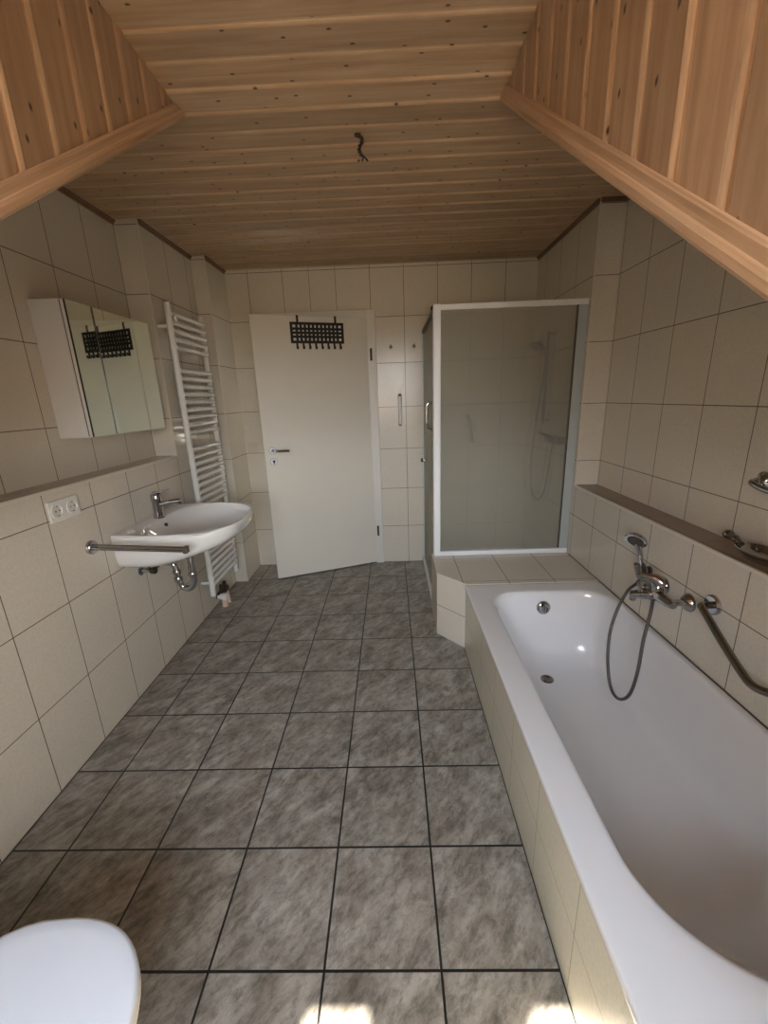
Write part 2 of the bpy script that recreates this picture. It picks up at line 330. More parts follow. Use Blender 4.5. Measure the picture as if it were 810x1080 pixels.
# back wall, its tile columns cut as in the photo: irregular columns left of x = .387
cols = [(-1.2, None), (-0.526, 0), (-0.266, 1), (-0.067, 2), (0.130, 3), (0.387, 4)]
mb = MB()
def bx_uv(x0, x1, z0, z1, u0, u1):
    vs = [(x0, YB, z0), (x1, YB, z0), (x1, YB, z1), (x0, YB, z1), (x0, YB+0.25, z0), (x1, YB+0.25, z0), (x1, YB+0.25, z1), (x0, YB+0.25, z1)]
    fs = [(0, 1, 2, 3), (5, 4, 7, 6), (3, 2, 6, 7), (1, 5, 6, 2), (0, 3, 7, 4), (0, 4, 5, 1)]
    q = [(u0, z0), (u1, z0), (u1, z1), (u0, z1)]
    mb.add(vs, fs, uv=[q]*6)
DX0, DX1, DZ = -0.50, 0.378, 2.012
xs = [-1.2, -0.526, -0.266, -0.067, 0.130, 0.387]
for i in range(len(xs)-1):
    a, b_ = xs[i], xs[i+1]; u1 = (i)*TW; u0 = u1 - TW if i else -(b_-a)
    if i == 0: u0, u1 = -(b_-a), 0.0
    for (c, d) in ([(a, min(b_, DX0))] if a < DX0 else []) + []:
        bx_uv(c, d, 0, DZ, u0 + (c-a)/(b_-a)*(u1-u0), u0 + (d-a)/(b_-a)*(u1-u0))
    bx_uv(a, b_, DZ, ZC+0.08, u0, u1)
bx_uv(DX1, 0.387, 0, DZ, 4*TW-0.009, 4*TW)
bx_uv(0.387, 2.05, 0, ZC+0.08, 4*TW, 4*TW + (2.05-0.387))
struct(mb.build('wall_back', M_tile))
# hallway seen through the open door
mb = MB(); mb.box(-1.2, 2.05, YB+1.2, YB+1.3, 0, 2.5); mb.box(-1.3, -1.2, YB+0.25, YB+1.3, 0, 2.5); mb.box(2.05, 2.15, YB+0.25, YB+1.3, 0, 2.5); mb.box(-1.3, 2.15, YB+0.25, YB+1.3, 2.5, 2.6)
struct(mb.build('wall_hallway', M_plaster))
# front walls under the roof slopes and around the dormer window
WX0, WX1, WZ0, WZ1 = -0.10, 0.86, 1.02, 2.14
mb = MB(); mb.box(-1.2, CL, YF-0.2, YF, 0, 1.3); mb.box(CRX, 2.05, YF-0.2, YF, 0, 1.3)
mb.box(CL, CRX, YF-0.2, YF, 0, WZ0); mb.box(CL, WX0, YF-0.2, YF, WZ0, ZC+0.08); mb.box(WX1, CRX, YF-0.2, YF, WZ0, ZC+0.08); mb.box(WX0, WX1, YF-0.2, YF, WZ1, ZC+0.08)
struct(mb.build('wall_front', M_plaster))

# boarded surfaces: profile of a tongue-and-groove board across its width
BW = 0.11
PROF = [(0.0, 0.0), (0.086, 0.0), (0.0885, 0.0015), (0.0905, 0.0055), (0.1005, 0.0055), (0.103, 0.004), (0.106, 0.0015), (0.11, 0.0)]
def strips(off, lo, hi):
    """profile points (v, depth) from lo to hi with board joints at off + k*BW"""
    out = []; k = math.floor((lo-off)/BW) - 1
    while off + k*BW < hi:
        for v, d in PROF[:-1]: out.append((off + k*BW + v, d))
        k += 1
    ins = [(v, d) for v, d in out if lo < v < hi]
    def at(x):
        for (a, da), (b2, db) in zip(out, out[1:]):
            if a <= x <= b2: return da + (db-da)*(x-a)/(b2-a)
        return 0
    return [(lo, at(lo))] + ins + [(hi, at(hi))]
def boards(mb, off, lo, hi, fn, u0, u1, split=None, thick=0.03):
    """fn(v, d) -> (end A, end B); u0/u1 functions giving grain coordinate"""
    pts = strips(off, lo, hi)
    for (a, da), (b2, db) in zip(pts, pts[1:]):
        A0, B0 = fn(a, da); A1, B1 = fn(b2, db); bk = 0.0001
        ua, ub = u0(a), u1(a); ua2, ub2 = u0(b2), u1(b2)
        mb.add([A0, B0, B1, A1], [(0, 1, 2, 3)], uv=[[(ua, a-off+bk), (ub, a-off+bk), (ub2, b2-off-bk), (ua2, b2-off-bk)]])
mb = MB()
OC = 0.686 - BW
boards(mb, OC, 0.98, YB, lambda v, d: ((-1.2, v, ZC+d), (2.05, v, ZC+d)), lambda v: -1.2, lambda v: 2.05)
boards(mb, OC, YF, 0.98, lambda v, d: ((CL-0.01, v, ZC+d), (CRX+0.01, v, ZC+d)), lambda v: CL, lambda v: CRX)
SL = math.hypot(1, 0.705)
for xa, xb in ((-1.2, CL-0.03), (CRX+0.03, 2.05)):
    boards(mb, 0.0, 0.0, (0.98-YF)*SL, lambda v, d: ((xa, 0.98 - v/SL, slope(0.98 - v/SL)+d*1.2), (xb, 0.98 - v/SL, slope(0.98 - v/SL)+d*1.2)), lambda v: xa+3, lambda v: xb+3)
mb.box(-1.2, 2.05, 0.98, YB+0.25, ZC+0.02, ZC+0.06); mb.box(CL-0.01, CRX+0.01, YF-0.2, 0.98, ZC+0.02, ZC+0.06)
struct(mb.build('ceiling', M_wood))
for nm, X, s_, off in (('wall_dormer_left', CL, -1, 0.215), ('wall_dormer_right', CRX, 1, 0.004)):
    mb = MB()
    boards(mb, off - 20*BW + 0.006, YF, 0.98, lambda v, d: ((X+s_*d, v, slope(v)), (X+s_*d, v, ZC+0.006)), lambda v: slope(v), lambda v: ZC)
    xo = X + s_*0.012
    mb.prism([(YF, slope(YF)), (0.98, ZC), (0.98, ZC+0.02), (YF, ZC+0.02)], 'x', xo, X+s_*0.03)
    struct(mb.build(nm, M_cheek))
# trims along the lower cheek edges (a moulded lath, slightly proud)
for i, (X, s_) in enumerate(((CL, 1), (CRX, -1))):
    d = Vector((0, 1, 0.705)).normalized(); nrm = Vector((0, -0.705, 1)).normalized()
    prof = [(-0.026*s_, -0.012), (-0.026*s_, 0.0), (0, 0.0), (0, 0.022), (0.004*s_, 0.0245), (0.008*s_, 0.023), (0.010*s_, 0.019), (0.010*s_, 0.006), (0.012*s_, 0.003), (0.014*s_, -0.002), (0.014*s_, -0.011), (0.011*s_, -0.016), (-0.006*s_, -0.016)]
    p0 = Vector((X, YF, slope(YF))); p1 = Vector((X, 0.98, ZC)); rings = []
    L0 = (p1-p0).length
    rings = [[p + Vector((a, 0, 0)) + nrm*(b_-0.004) for a, b_ in prof] for p in (p0, p1 - d*0.0)]
    n = len(prof); m_ = MB(); vs = rings[0] + rings[1]; fs = []; uvs = []
    for k in range(n):
        j = (k+1) % n; fs.append((k, j, n+j, n+k)); v0, v1 = k*0.011, (k+1)*0.011-0.0005; uvs.append([(0, v0), (0, v1), (L0, v1), (L0, v0)])
    fs += [tuple(range(n)), tuple(range(2*n-1, n-1, -1))]; uvs += [[(0, 0)]*n, [(0, 0)]*n]
    # keep the upper end below the ceiling
    vs = [Vector(v) for v in vs]
    for v in vs:
        if v.z > ZC-0.001: v.y -= (v.z - ZC + 0.001)/0.705; v.z = ZC-0.001
    m_.add(vs, fs, uv=uvs); struct(m_.build('trim_%d' % (i+1), M_trim))
# dark cove between wall tiles and ceiling
def cove(i, path, side):
    m_ = MB()
    for (a, b_), (c, d) in zip(path, path[1:]):
        A, B = Vector((a, b_, 0)), Vector((c, d, 0)); dr = (B-A).normalized(); nn = Vector((-dr.y, dr.x, 0))*side
        pr = [(0, 0.0), (0.016, 0.0), (0.013, -0.006), (0.007, -0.010), (0.004, -0.016), (0, -0.018)]
        rings = [[p + nn*q + Vector((0, 0, ZC-0.001+z)) for q, z in pr] for p in (A-dr*0.0, B+dr*0.0)]
        m_.loft(rings, smooth=False)
    struct(m_.build('trim_%d' % i, M_cove))
cove(3, [(XLU, 0.98), (XLU, YN)], -1); cove(4, [(XL, YN), (XL, 2.37)], -1); cove(5, [(XLB, 2.37), (XLB, YB)], -1)
cove(6, [(XRU, 0.98), (XRU, 1.79)], 1); cove(7, [(XR, 1.79), (XR, YB)], 1); cove(8, [(XRU, 1.79), (XR, 1.79)], 1)
# light edge strips: shelf fronts and outside corners
def edge(i, *a): struct(MB().box(*a).build('trim_%d' % i, M_edge, bevel=0.001))
edge(9, XL-0.004, XL+0.003, YF, YN, 1.105, 1.118)
edge(10, XR-0.003, XR+0.005, YF, 1.79, 0.843, 0.856)
edge(11, XR-0.002, XR+0.004, 1.787, 1.795, 0.856, ZC-0.003)
edge(12, XL-0.004, XL+0.002, YN-0.002, YN+0.004, 1.119, ZC-0.003)
edge(13, XLB-0.004, XLB+0.002, 2.368, 2.374, 0.0, ZC-0.003)
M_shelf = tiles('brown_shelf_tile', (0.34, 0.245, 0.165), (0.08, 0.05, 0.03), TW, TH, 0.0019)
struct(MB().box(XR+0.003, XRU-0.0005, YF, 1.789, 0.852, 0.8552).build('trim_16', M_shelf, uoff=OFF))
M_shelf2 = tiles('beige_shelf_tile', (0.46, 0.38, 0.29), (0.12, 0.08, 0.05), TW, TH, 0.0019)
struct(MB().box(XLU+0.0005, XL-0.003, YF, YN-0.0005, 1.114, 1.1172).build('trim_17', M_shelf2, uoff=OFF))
# thin dark joints at the foot of the walls
def sil(i, *a): struct(MB().box(*a).build('trim_%d' % i, M_sil))
sil(14, XL-0.002, XL+0.004, YF, 2.37, -0.001, 0.003)
sil(15, XR-0.004, XR+0.002, -0.32, 1.79, 0.398, 0.404)

# ------------------------------------------------------------------ window (behind the camera)
win = MB()
fr = 0.05
win.box(WX0, WX1, YF-0.12, YF-0.05, WZ0, WZ0+fr); win.box(WX0, WX1, YF-0.12, YF-0.05, WZ1-fr, WZ1)
for a, b_ in ((WX0, WX0+fr), (0.10, 0.15), (0.43, 0.48), (WX1-fr, WX1)): win.box(a, b_, YF-0.12, YF-0.05, WZ0+fr, WZ1-fr)  # unseen bars placed to shape the sun patches on the floor
wo = struct(win.build('window_1', M_frame, bevel=0.004))
MB().box(WX0+0.02, WX1-0.02, YF-0.088, YF-0.082, WZ0+0.02, WZ1-0.02).build('pane', M_glass, wo)
MB().box(0.152, 0.428, YF-0.075, YF-0.071, 1.45, WZ1-fr).build('sun_block_panel', M_plaster, wo)  # unseen panel added to keep sun off the floor between the patches
MB().box(WX0-0.05, WX1+0.05, YF-0.05, YF+0.08, WZ0-0.03, WZ0).build('window_sill', M_frame, wo, bevel=0.004)

# ------------------------------------------------------------------ door
HX, HY = 0.372, 2.70
ang = math.atan2(2.385-2.70, -0.448-0.372)          # direction from hinge to free edge
dd = Vector((math.cos(ang), math.sin(ang), 0)); dn = Vector((dd.y, -dd.x, 0))
if dn.y > 0: dn = -dn                                 # face towards the camera
mb = MB()
mb.box(0.352, 0.418, YB-0.018, YB+0.0, 0, 2.055); mb.box(-0.54, -0.474, YB-0.018, YB, 0, 2.055); mb.box(-0.474, 0.352, YB-0.018, YB, 1.996, 2.055)
mb.box(0.362, 0.379, YB, YB+0.25, 0, 2.012); mb.box(-0.50, -0.486, YB, YB+0.25, 0, 2.012); mb.box(-0.486, 0.362, YB, YB+0.25, 1.998, 2.012)
fo = struct(mb.build('door_1', M_frame, bevel=0.003))
def dpt(s, z, off=0): return Vector((HX, HY, 0)) + dd*s + dn*off + Vector((0, 0, z))
def dbox(mb, s0, s1, o0, o1, z0, z1):
    vs = [dpt(s_, z, o_) for z in (z0, z1) for o_ in (o0, o1) for s_ in (s0, s1)]
    mb.add(vs, [(0, 2, 3, 1), (4, 5, 7, 6), (0, 1, 5, 4), (2, 6, 7, 3), (0, 4, 6, 2), (1, 3, 7, 5)]); return mb
LW = 0.876
leaf = dbox(MB(), 0.006, LW, -0.038, 0.0, 0.010, 1.998).build('door_leaf', M_door, fo, bevel=0.003)
h = MB(); h.lathe(dpt(0.812, 1.052, 0), dn, [(0, 0.0), (0, 0.026), (0.006, 0.026), (0.008, 0.022), (0.008, 0.0)])
h.build('handle_rose', M_rose, leaf)
h = MB(); h.lathe(dpt(0.812, 1.052, 0), dn, [(0, 0.0), (0, 0.0285), (0.0015, 0.0285), (0.0015, 0.0)]); h.lathe(dpt(0.812, 0.966, 0), dn, [(0, 0.0), (0, 0.0285), (0.0015, 0.0285), (0.0015, 0.0)]); h.lathe(dpt(0.812, 1.052, 0.0075), dn, [(0, 0.0), (0, 0.0125), (0.002, 0.0125), (0.002, 0.0)]); h.build('rose_shade_ring', M_shade, leaf)  # painted shadow rings behind both roses, plus a grey lever collar
h = MB(); h.tube(bez([dpt(0.812, 1.052, 0.006), dpt(0.812, 1.052, 0.042), dpt(0.800, 1.052, 0.052), dpt(0.75, 1.050, 0.052), dpt(0.695, 1.048, 0.050)]), 0.0095, 12)
h.build('door_handle', M_chrome, leaf)
h = MB(); h.lathe(dpt(0.812, 0.966, 0), dn, [(0, 0.0), (0, 0.026), (0.006, 0.026), (0.008, 0.020), (0.008, 0.0)]); kr = h.build('key_rose', M_rose, leaf)
h = MB(); h.lathe(dpt(0.812, 0.972, 0.0075), dn, [(0, 0), (0, 0.010), (0.003, 0.010), (0.003, 0)], 16); dbox(h, 0.808, 0.816, 0.007, 0.0105, 0.948, 0.968); h.build('keyhole', M_dark, leaf)
for z in (1.735, 0.30):
    h = MB(); h.lathe((HX+0.004, HY-0.008, z-0.045), (0, 0, 1), [(0, 0), (0, 0.0085), (0.09, 0.0085), (0.09, 0)], 12); h.build('hinge', M_dark, fo)

# over-door rack (hangs on the leaf)
rk = root('over_door_rack', 'black latticed hook rack hanging over the top of the white door', 'rack', tuple(dpt(0.4, 1.81, 0.01)))
mb = MB(); s0, s1, z0, z1, t0, t1 = 0.208, 0.603, 1.812, 1.955, 0.002, 0.008
def rbox(a, b_, c, d): dbox(mb, a, b_, t0, t1, c, d)
fw = 0.018; rbox(s0, s1, z0, z0+fw); rbox(s0, s1, z1-fw, z1)
nc, nr = 12, 4; iw = (s1-s0-2*fw); ih = (z1-z0-2*fw); bar = 0.0165
rbox(s0, s0+fw, z0+fw, z1-fw); rbox(s1-fw, s1, z0+fw, z1-fw)
for k in range(1, nc):
    x = s0+fw + iw*k/nc; rbox(x-bar/2, x+bar/2, z0+fw, z1-fw)
for k in range(1, nr):
    z = z0+fw + ih*k/nr
    for q in range(nc):
        a = s0+fw+iw*q/nc + (bar/2 if q else 0); b_ = s0+fw+iw*(q+1)/nc - (bar/2 if q < nc-1 else 0); rbox(a, b_, z-bar/2, z+bar/2)
mb.build('lattice_panel', M_black, rk)
for k in range(8):
    x = 0.238 + k*(0.560-0.238+0.0)/7
    m_ = MB(); dbox(m_, x-0.007, x+0.007, 0.002, 0.007, 1.772, 1.8125); dbox(m_, x-0.007, x+0.007, 0.007, 0.022, 1.772, 1.779); dbox(m_, x-0.007, x+0.007, 0.019, 0.024, 1.779, 1.793)
    m_.build('hook', M_black, rk)
for x in (0.267, 0.546):
    m_ = MB(); dbox(m_, x-0.008, x+0.008, 0.001, 0.003, 1.9545, 1.9985); dbox(m_, x-0.008, x+0.008, -0.041, 0.003, 1.9985, 2.0005); dbox(m_, x-0.008, x+0.008, -0.041, -0.039, 1.97, 1.9985)
    m_.build('door_strap', M_black, rk)

# ------------------------------------------------------------------ bath surround and ledges
bs = root('tiled_bath_surround', 'cream tiled surround boxing in the bathtub with chamfered ledge before the shower', 'bath surround', (0.93, 0.5, 0))
PO = (0.387-4*TW, 0.466-8*0.252, 0.2-TH)
MB().box(0.900, 0.93, -0.325, 1.385, 0, 0.372).build('side_panel', M_panel, bs, uoff=PO)
mb = MB().prism([(0.758, 1.545), (0.900, 1.385), (XR-0.001, 1.385), (XR-0.001, 1.865), (0.758, 1.865)], 'z', 0, 0.401)
# planar tile UVs for the slanted face follow its own length
fl_ = mb.build('far_ledge', M_tile, bs, uoff=OFF, bevel=0.002)
mb = MB().box(0.900, XR-0.001, YF+0.001, -0.325, 0, 0.401); mb.build('near_ledge', M_tile, bs, uoff=OFF)
dv_ = Vector((0.900-0.758, 1.385-1.545, 0)); ln_ = dv_.length; nv_ = Vector((dv_.y, -dv_.x, 0)).normalized()
q0 = Vector((0.758, 1.545, 0)); pts_ = [q0+dv_*a+nv_*o_+Vector((0, 0, z)) for o_ in (0.0015, -0.004) for a, z in ((0.01, 0.002), (0.99, 0.002), (0.99, 0.399), (0.01, 0.399))]
mb = MB(); mb.add(pts_, [(0, 1, 2, 3), (5, 4, 7, 6), (3, 2, 6, 7), (0, 4, 5, 1), (1, 5, 6, 2), (0, 3, 7, 4)], uv=[[(0.01, TH-0.198), (0.01+ln_, TH-0.198), (0.01+ln_, TH+0.201), (0.01, TH+0.201)]]*6)
mb.build('chamfer_tiles', M_tile, bs)
# pale chamfer strip on the slanted ledge corner
mb = MB(); mb.tube([(0.7585, 1.544, 0.402), (0.900, 1.384, 0.402)], 0.0045, 8); mb.build('edge_strip', M_edge, bs)

# bathtub: rings from the outer skirt over the rim into the basin
def rrect(cx, cy, hx, hy, rf, rn, z, n=10):
    """rounded rectangle; rf = far corner radius, rn = near corner radius"""
    out = []
    for (sx_, sy_, r) in ((1, 1, rf), (-1, 1, rf), (-1, -1, rn), (1, -1, rn)):
        r = min(r, hx*0.999, hy*0.999); ccx, ccy = cx + sx_*(hx-r), cy + sy_*(hy-r)
        a0 = {(1, 1): 0, (-1, 1): PI/2, (-1, -1): PI, (1, -1): 3*PI/2}[(sx_, sy_)]
        for k in range(n+1):
            a = a0 + PI/2*k/n; out.append(Vector((ccx + r*math.cos(a), ccy + r*math.sin(a), z)))
    # extra points on long sides are not needed
    return out
X0, X1, Y0, Y1 = 0.893, XR-0.002, -0.322, 1.382
cx, cy = (X0+X1)/2, (Y0+Y1)/2
def lip(x0, x1, y0, y1, rf, rn, z): return rrect((x0+x1)/2, (y0+y1)/2, (x1-x0)/2, (y1-y0)/2, rf, rn, z)
rings = [lip(X0+0.003, X1-0.003, Y0+0.003, Y1-0.003, 0.012, 0.012, 0.374), lip(X0, X1, Y0, Y1, 0.014, 0.014, 0.378), lip(X0, X1, Y0, Y1, 0.014, 0.014, 0.397), lip(X0+0.002, X1-0.002, Y0+0.002, Y1-0.002, 0.014, 0.014, 0.4005), lip(X0+0.006, X1-0.006, Y0+0.006, Y1-0.006, 0.014, 0.014, 0.402)]
rings += [lip(0.985, 1.606, -0.245, 1.290, 0.155, 0.26, 0.402), lip(0.994, 1.602, -0.238, 1.283, 0.15, 0.255, 0.400), lip(1.002, 1.597, -0.228, 1.275, 0.15, 0.25, 0.393), lip(1.008, 1.593, -0.215, 1.268, 0.15, 0.25, 0.375)]
rings += [lip(1.016, 1.587, -0.17, 1.258, 0.15, 0.26, 0.31), lip(1.026, 1.580, -0.11, 1.245, 0.15, 0.26, 0.22), lip(1.040, 1.570, -0.035, 1.225, 0.15, 0.25, 0.13), lip(1.058, 1.555, 0.035, 1.200, 0.15, 0.23, 0.075), lip(1.085, 1.530, 0.09, 1.165, 0.15, 0.2, 0.047), lip(1.12, 1.495, 0.14, 1.12, 0.14, 0.17, 0.036), lip(1.20, 1.42, 0.30, 1.00, 0.08, 0.08, 0.031)]
tub = root('bathtub', 'long white enamel bathtub with rounded foot end set into the tiled surround', 'bathtub', (1.26, 0.53, 0))
tb = MB().loft(rings, cap0=False).build('tub_shell', M_tub, tub, subsurf=1)
m_ = MB(); m_.lathe((1.25, 1.055, 0.034), (0, 0, 1), [(0, 0), (0, 0.031), (0.004, 0.031), (0.005, 0.026), (0.002, 0.022), (0.002, 0.0)], 28); dr = m_.build('drain', M_steel, tub)
m_ = MB()
for k in range(-1, 2): m_.box(1.25+k*0.011-0.002, 1.25+k*0.011+0.002, 1.041, 1.069, 0.0355, 0.0368)
m_.build('drain_slots', M_dark, dr)
m_ = MB(); m_.lathe((1.285, 1.262, 0.318), (0, -1, 0.12), [(0, 0), (0, 0.036), (0.008, 0.036), (0.014, 0.032), (0.016, 0.026), (0.022, 0.024), (0.030, 0.018), (0.031, 0)], 28)
m_.box(1.282, 1.288, 1.226, 1.236, 0.300, 0.342); m_.build('overflow_knob', M_chrome, tub)

# ------------------------------------------------------------------ shower enclosure
SX, SY, ZT = 0.785, 1.83, 1.90
sh = root('shower_enclosure', 'corner shower enclosure with white frame and frosted glass beside the door', 'shower', (1.2, 1.83, 0))
FP0, FP1 = 0.768, XR-0.002
MB().box(FP0, FP0+0.042, SY-0.022, SY+0.022, 0.402, ZT).build('corner_post', M_alu, sh, bevel=0.004)
MB().box(FP0+0.042, FP1, SY-0.016, SY+0.016, ZT-0.030, ZT-0.001).build('top_rail', M_alu, sh, bevel=0.003)
MB().box(FP0+0.042, FP1, SY-0.018, SY+0.018, 0.402, 0.432).build('bottom_rail', M_alu, sh, bevel=0.003)
MB().box(FP1-0.052, FP1, SY-0.014, SY+0.018, 0.432, ZT-0.030).build('wall_profile', M_alug, sh, bevel=0.003)
MB().box(FP1-0.0560, FP1-0.052, SY-0.010, SY+0.010, 0.432, ZT-0.030).build('seal', M_dark, sh)
MB().box(FP0+0.042, FP1-0.056, SY-0.003, SY+0.003, 0.432, ZT-0.030).build('front_glass', M_frost, sh)
MB().box(FP0+0.004, FP0+0.034, SY+0.022, YB-0.002, ZT-0.028, ZT-0.002).build('side_rail', M_dark, sh, bevel=0.003)
sdg = MB().box(FP0+0.010, FP0+0.016, 1.895, YB-0.03, 0.055, ZT-0.028).build('side_door', M_frost, sh)
MB().box(FP0+0.006, FP0+0.030, YB-0.028, YB-0.002, 0.055, ZT-0.028).build('hinge_profile', M_alug, sh, bevel=0.002)
m_ = MB(); m_.box(FP0+0.004, FP0+0.020, 1.875, 1.895, 0.05, ZT-0.03); m_.build('door_seal', M_alug, sh)
m_ = MB(); m_.tube(bez([(0.776, 1.98, 1.20), (0.752, 1.98, 1.205), (0.742, 1.98, 1.23), (0.742, 1.98, 1.34), (0.752, 1.98, 1.365), (0.776, 1.98, 1.37)]), 0.008, 10); m_.build('handle', M_chrome, sdg)
m_ = MB(); m_.lathe((0.7785, 2.60, 0.915), (-1, 0, 0), [(0, 0), (0, 0.008), (0.014, 0.007), (0.018, 0.016), (0.030, 0.018), (0.036, 0.010), (0.037, 0)], 16); m_.build('door_knob', M_chrome, sdg)
MB().lathe((0.783, 1.99, ZT-0.003), (0, 0, 1), [(0, 0), (0, 0.010), (0.012, 0.014), (0.026, 0.010), (0.030, 0)], 12).build('rail_knob', M_dark, sh)
# tray
tr_ = MB(); 
rg = [lip(0.758, XR-0.002, 1.867, YB-0.002, 0.01, 0.01, 0.001), lip(0.758, XR-0.002, 1.867, YB-0.002, 0.01, 0.01, 0.042), lip(0.762, XR-0.006, 1.871, YB-0.006, 0.01, 0.01, 0.046), lip(0.81, XR-0.05, 1.92, YB-0.05, 0.05, 0.05, 0.046), lip(0.83, XR-0.07, 1.94, YB-0.07, 0.05, 0.05, 0.025), lip(1.1, XR-0.3, 2.2, YB-0.3, 0.02, 0.02, 0.018)]
tr_.loft(rg); o = tr_.build('shower_tray', M_cer); tag(o, 'low white shower tray on the floor inside the frosted enclosure', 'shower tray')
# riser rail with hand shower seen through the frosted glass
rr = root('shower_riser_set', 'dark blurred riser rail with hand shower and looped hose behind frosted glass', 'shower set', (1.60, 2.3, 1.0))
m_ = MB(); m_.tube([(1.585, 2.28, 1.20), (1.585, 2.28, 1.80)], 0.011, 10); m_.tube([(1.585, 2.28, 1.22), (1.629, 2.28, 1.22)], 0.009, 8); m_.tube([(1.585, 2.28, 1.78), (1.629, 2.28, 1.78)], 0.009, 8); m_.build('rail', M_dmet, rr)
m_ = MB(); m_.lathe((1.50, 2.22, 1.72), (-0.5, -0.1, -0.86), [(0, 0), (0, 0.02), (0.02, 0.045), (0.03, 0.045), (0.031, 0)], 20); m_.tube([(1.585, 2.26, 1.62), (1.55, 2.24, 1.68), (1.50, 2.22, 1.725)], 0.012, 10); m_.build('hand_shower', M_dmet, rr)
m_ = MB(); m_.tube(bez([(1.575, 2.26, 1.62), (1.56, 2.30, 1.35), (1.55, 2.36, 1.0), (1.55, 2.33, 0.72), (1.56, 2.22, 0.66), (1.57, 2.12, 0.75), (1.58, 2.08, 1.0), (1.585, 2.07, 1.08)]), 0.008, 8); m_.build('hose', M_dmet, rr)
m_ = MB(); m_.tube([(1.58, 2.0, 1.10), (1.58, 2.15, 1.10)], 0.024, 14); m_.lathe((1.629, 2.02, 1.10), (-1, 0, 0), [(0, 0), (0, 0.03), (0.01, 0.026), (0.05, 0.012), (0.05, 0)], 16); m_.lathe((1.629, 2.13, 1.10), (-1, 0, 0), [(0, 0), (0, 0.03), (0.01, 0.026), (0.05, 0.012), (0.05, 0)], 16); m_.tube([(1.575, 2.075, 1.12), (1.50, 2.075, 1.15)], 0.010, 8); m_.build('mixer', M_dmet, rr)
m_ = MB(); m_.tube(bez([(1.13, YB-0.001, 1.24), (1.13, YB-0.045, 1.235), (1.14, YB-0.055, 1.2), (1.16, YB-0.055, 1.08), (1.165, YB-0.045, 1.045), (1.165, YB-0.001, 1.04)]), 0.013, 10)
o = m_.build('shower_grab_handle', M_dmet); tag(o, 'short dark grab handle on the tiles inside the shower, blurred by frosted glass', 'grab handle')

# ------------------------------------------------------------------ wall fittings at the back
m_ = MB()
gh = root('wall_grab_handle', 'white and chrome vertical grip on the tiles between door and shower', 'grab handle', (0.59, YB, 1.31))
m_.tube(bez([(0.590, YB-0.034, 1.205), (0.590, YB-0.042, 1.25), (0.590, YB-0.043, 1.31), (0.590, YB-0.042, 1.37), (0.590, YB-0.034, 1.415)]), 0.015, 12); m_.build('grip', M_white, gh)
for z, s_ in ((1.198, 1), (1.422, -1)):
    m_ = MB(); m_.tube(bez([(0.590, YB-0.001, z), (0.590, YB-0.022, z), (0.590, YB-0.034, z+0.010*s_)]), 0.016, 12); m_.build('mount', M_chrome, gh)
for k, x in enumerate((0.530, 0.709)):
    r_ = root('robe_hook', ('small chrome robe hook on the back wall, the one nearer the door', 'small chrome robe hook on the back wall, the one nearer the shower')[k], 'hook', (x, YB, 1.785), 'robe hooks on the back wall')
    m_ = MB(); m_.lathe((x, YB-0.0005, 1.785), (0, -1, 0), [(0, 0), (0, 0.013), (0.004, 0.013), (0.006, 0.006), (0.006, 0)], 18); m_.build('rosette', M_chrome, r_)
    m_ = MB(); m_.tube(bez([(x, YB-0.004, 1.785), (x, YB-0.025, 1.782), (x, YB-0.034, 1.792), (x, YB-0.036, 1.80)]), [0.005]*16+[0.005]*9, 8); m_.build('prong', M_chrome, r_)
ls = root('light_switch', 'small cream light switch on the tiles left of the door', 'light switch', (-0.63, YB, 1.045))
MB().box(-0.672, -0.592, YB-0.010, YB-0.0005, 1.005, 1.085).build('switch_frame', M_switch, ls, bevel=0.004)
MB().box(-0.661, -0.603, YB-0.014, YB-0.010, 1.016, 1.074).build('rocker', M_switch, ls, bevel=0.002)

# ceiling wire
lw = root('lamp_wire', 'dark twisted lamp wire hanging bare from the pine ceiling', 'wire', (0.42, 1.16, ZC))
m_ = MB(); m_.lathe((0.42, 1.16, ZC+0.002), (0, 0, -1), [(0, 0), (0, 0.012), (0.008, 0.011), (0.01, 0.006), (0.01, 0)], 12)
m_.tube(bez([(0.42, 1.16, ZC-0.003), (0.430, 1.155, ZC-0.010), (0.437, 1.14, ZC-0.024), (0.438, 1.13, ZC-0.042)]), 0.0065, 8); m_.build('sheath', M_wire, lw)
for ph, M_ in ((0, M_wire), (PI, M_black)):
    pts = []
    for k in range(28):
        t_ = k/27; z = ZC-0.040-0.050*t_; xx = 0.437 - 0.014*math.sin(t_*PI*1.05) + 0.004*t_; a = ph + t_*PI*5
        pts.append((xx + 0.0045*math.cos(a), 1.13 + 0.0045*math.sin(a), z))
    pts.append((pts[-1][0]+(0.009 if ph else -0.004), 1.13, pts[-1][2]-0.009))
    m_ = MB(); m_.tube(pts, 0.0032, 6); m_.build('strand', M_, lw)

# ------------------------------------------------------------------ mirror cabinet
cb_ = root('mirror_cabinet', 'white wall cabinet with three mirrored doors above the shelf left of the washbasin', 'mirror cabinet', (-0.86, 1.38, 1.287))
ya, yb, za, zb = 1.080, 1.668, 1.287, 1.835
MB().box(XLU+0.001, -0.792, ya, yb, za, zb).build('body', M_cab, cb_, bevel=0.002)
for a, b_, near in ((ya+0.001, 1.232, 0.0030), (1.242, 1.521, 0), (1.5235, yb-0.001, 0)):
    # the near door stands a few millimetres open at its near edge
    d_ = MB().prism([(-0.790+near, a), (-0.773+near, a), (-0.773, b_), (-0.790, b_)], 'z', za+0.002, zb-0.002).build('door', M_cab, cb_)
    MB().prism([(-0.7725+near, a+0.0005), (-0.7695+near, a+0.0005), (-0.7695, b_-0.0005), (-0.7725, b_-0.0005)], 'z', za+0.0025, zb-0.0025).build('mirror', M_mir, d_)
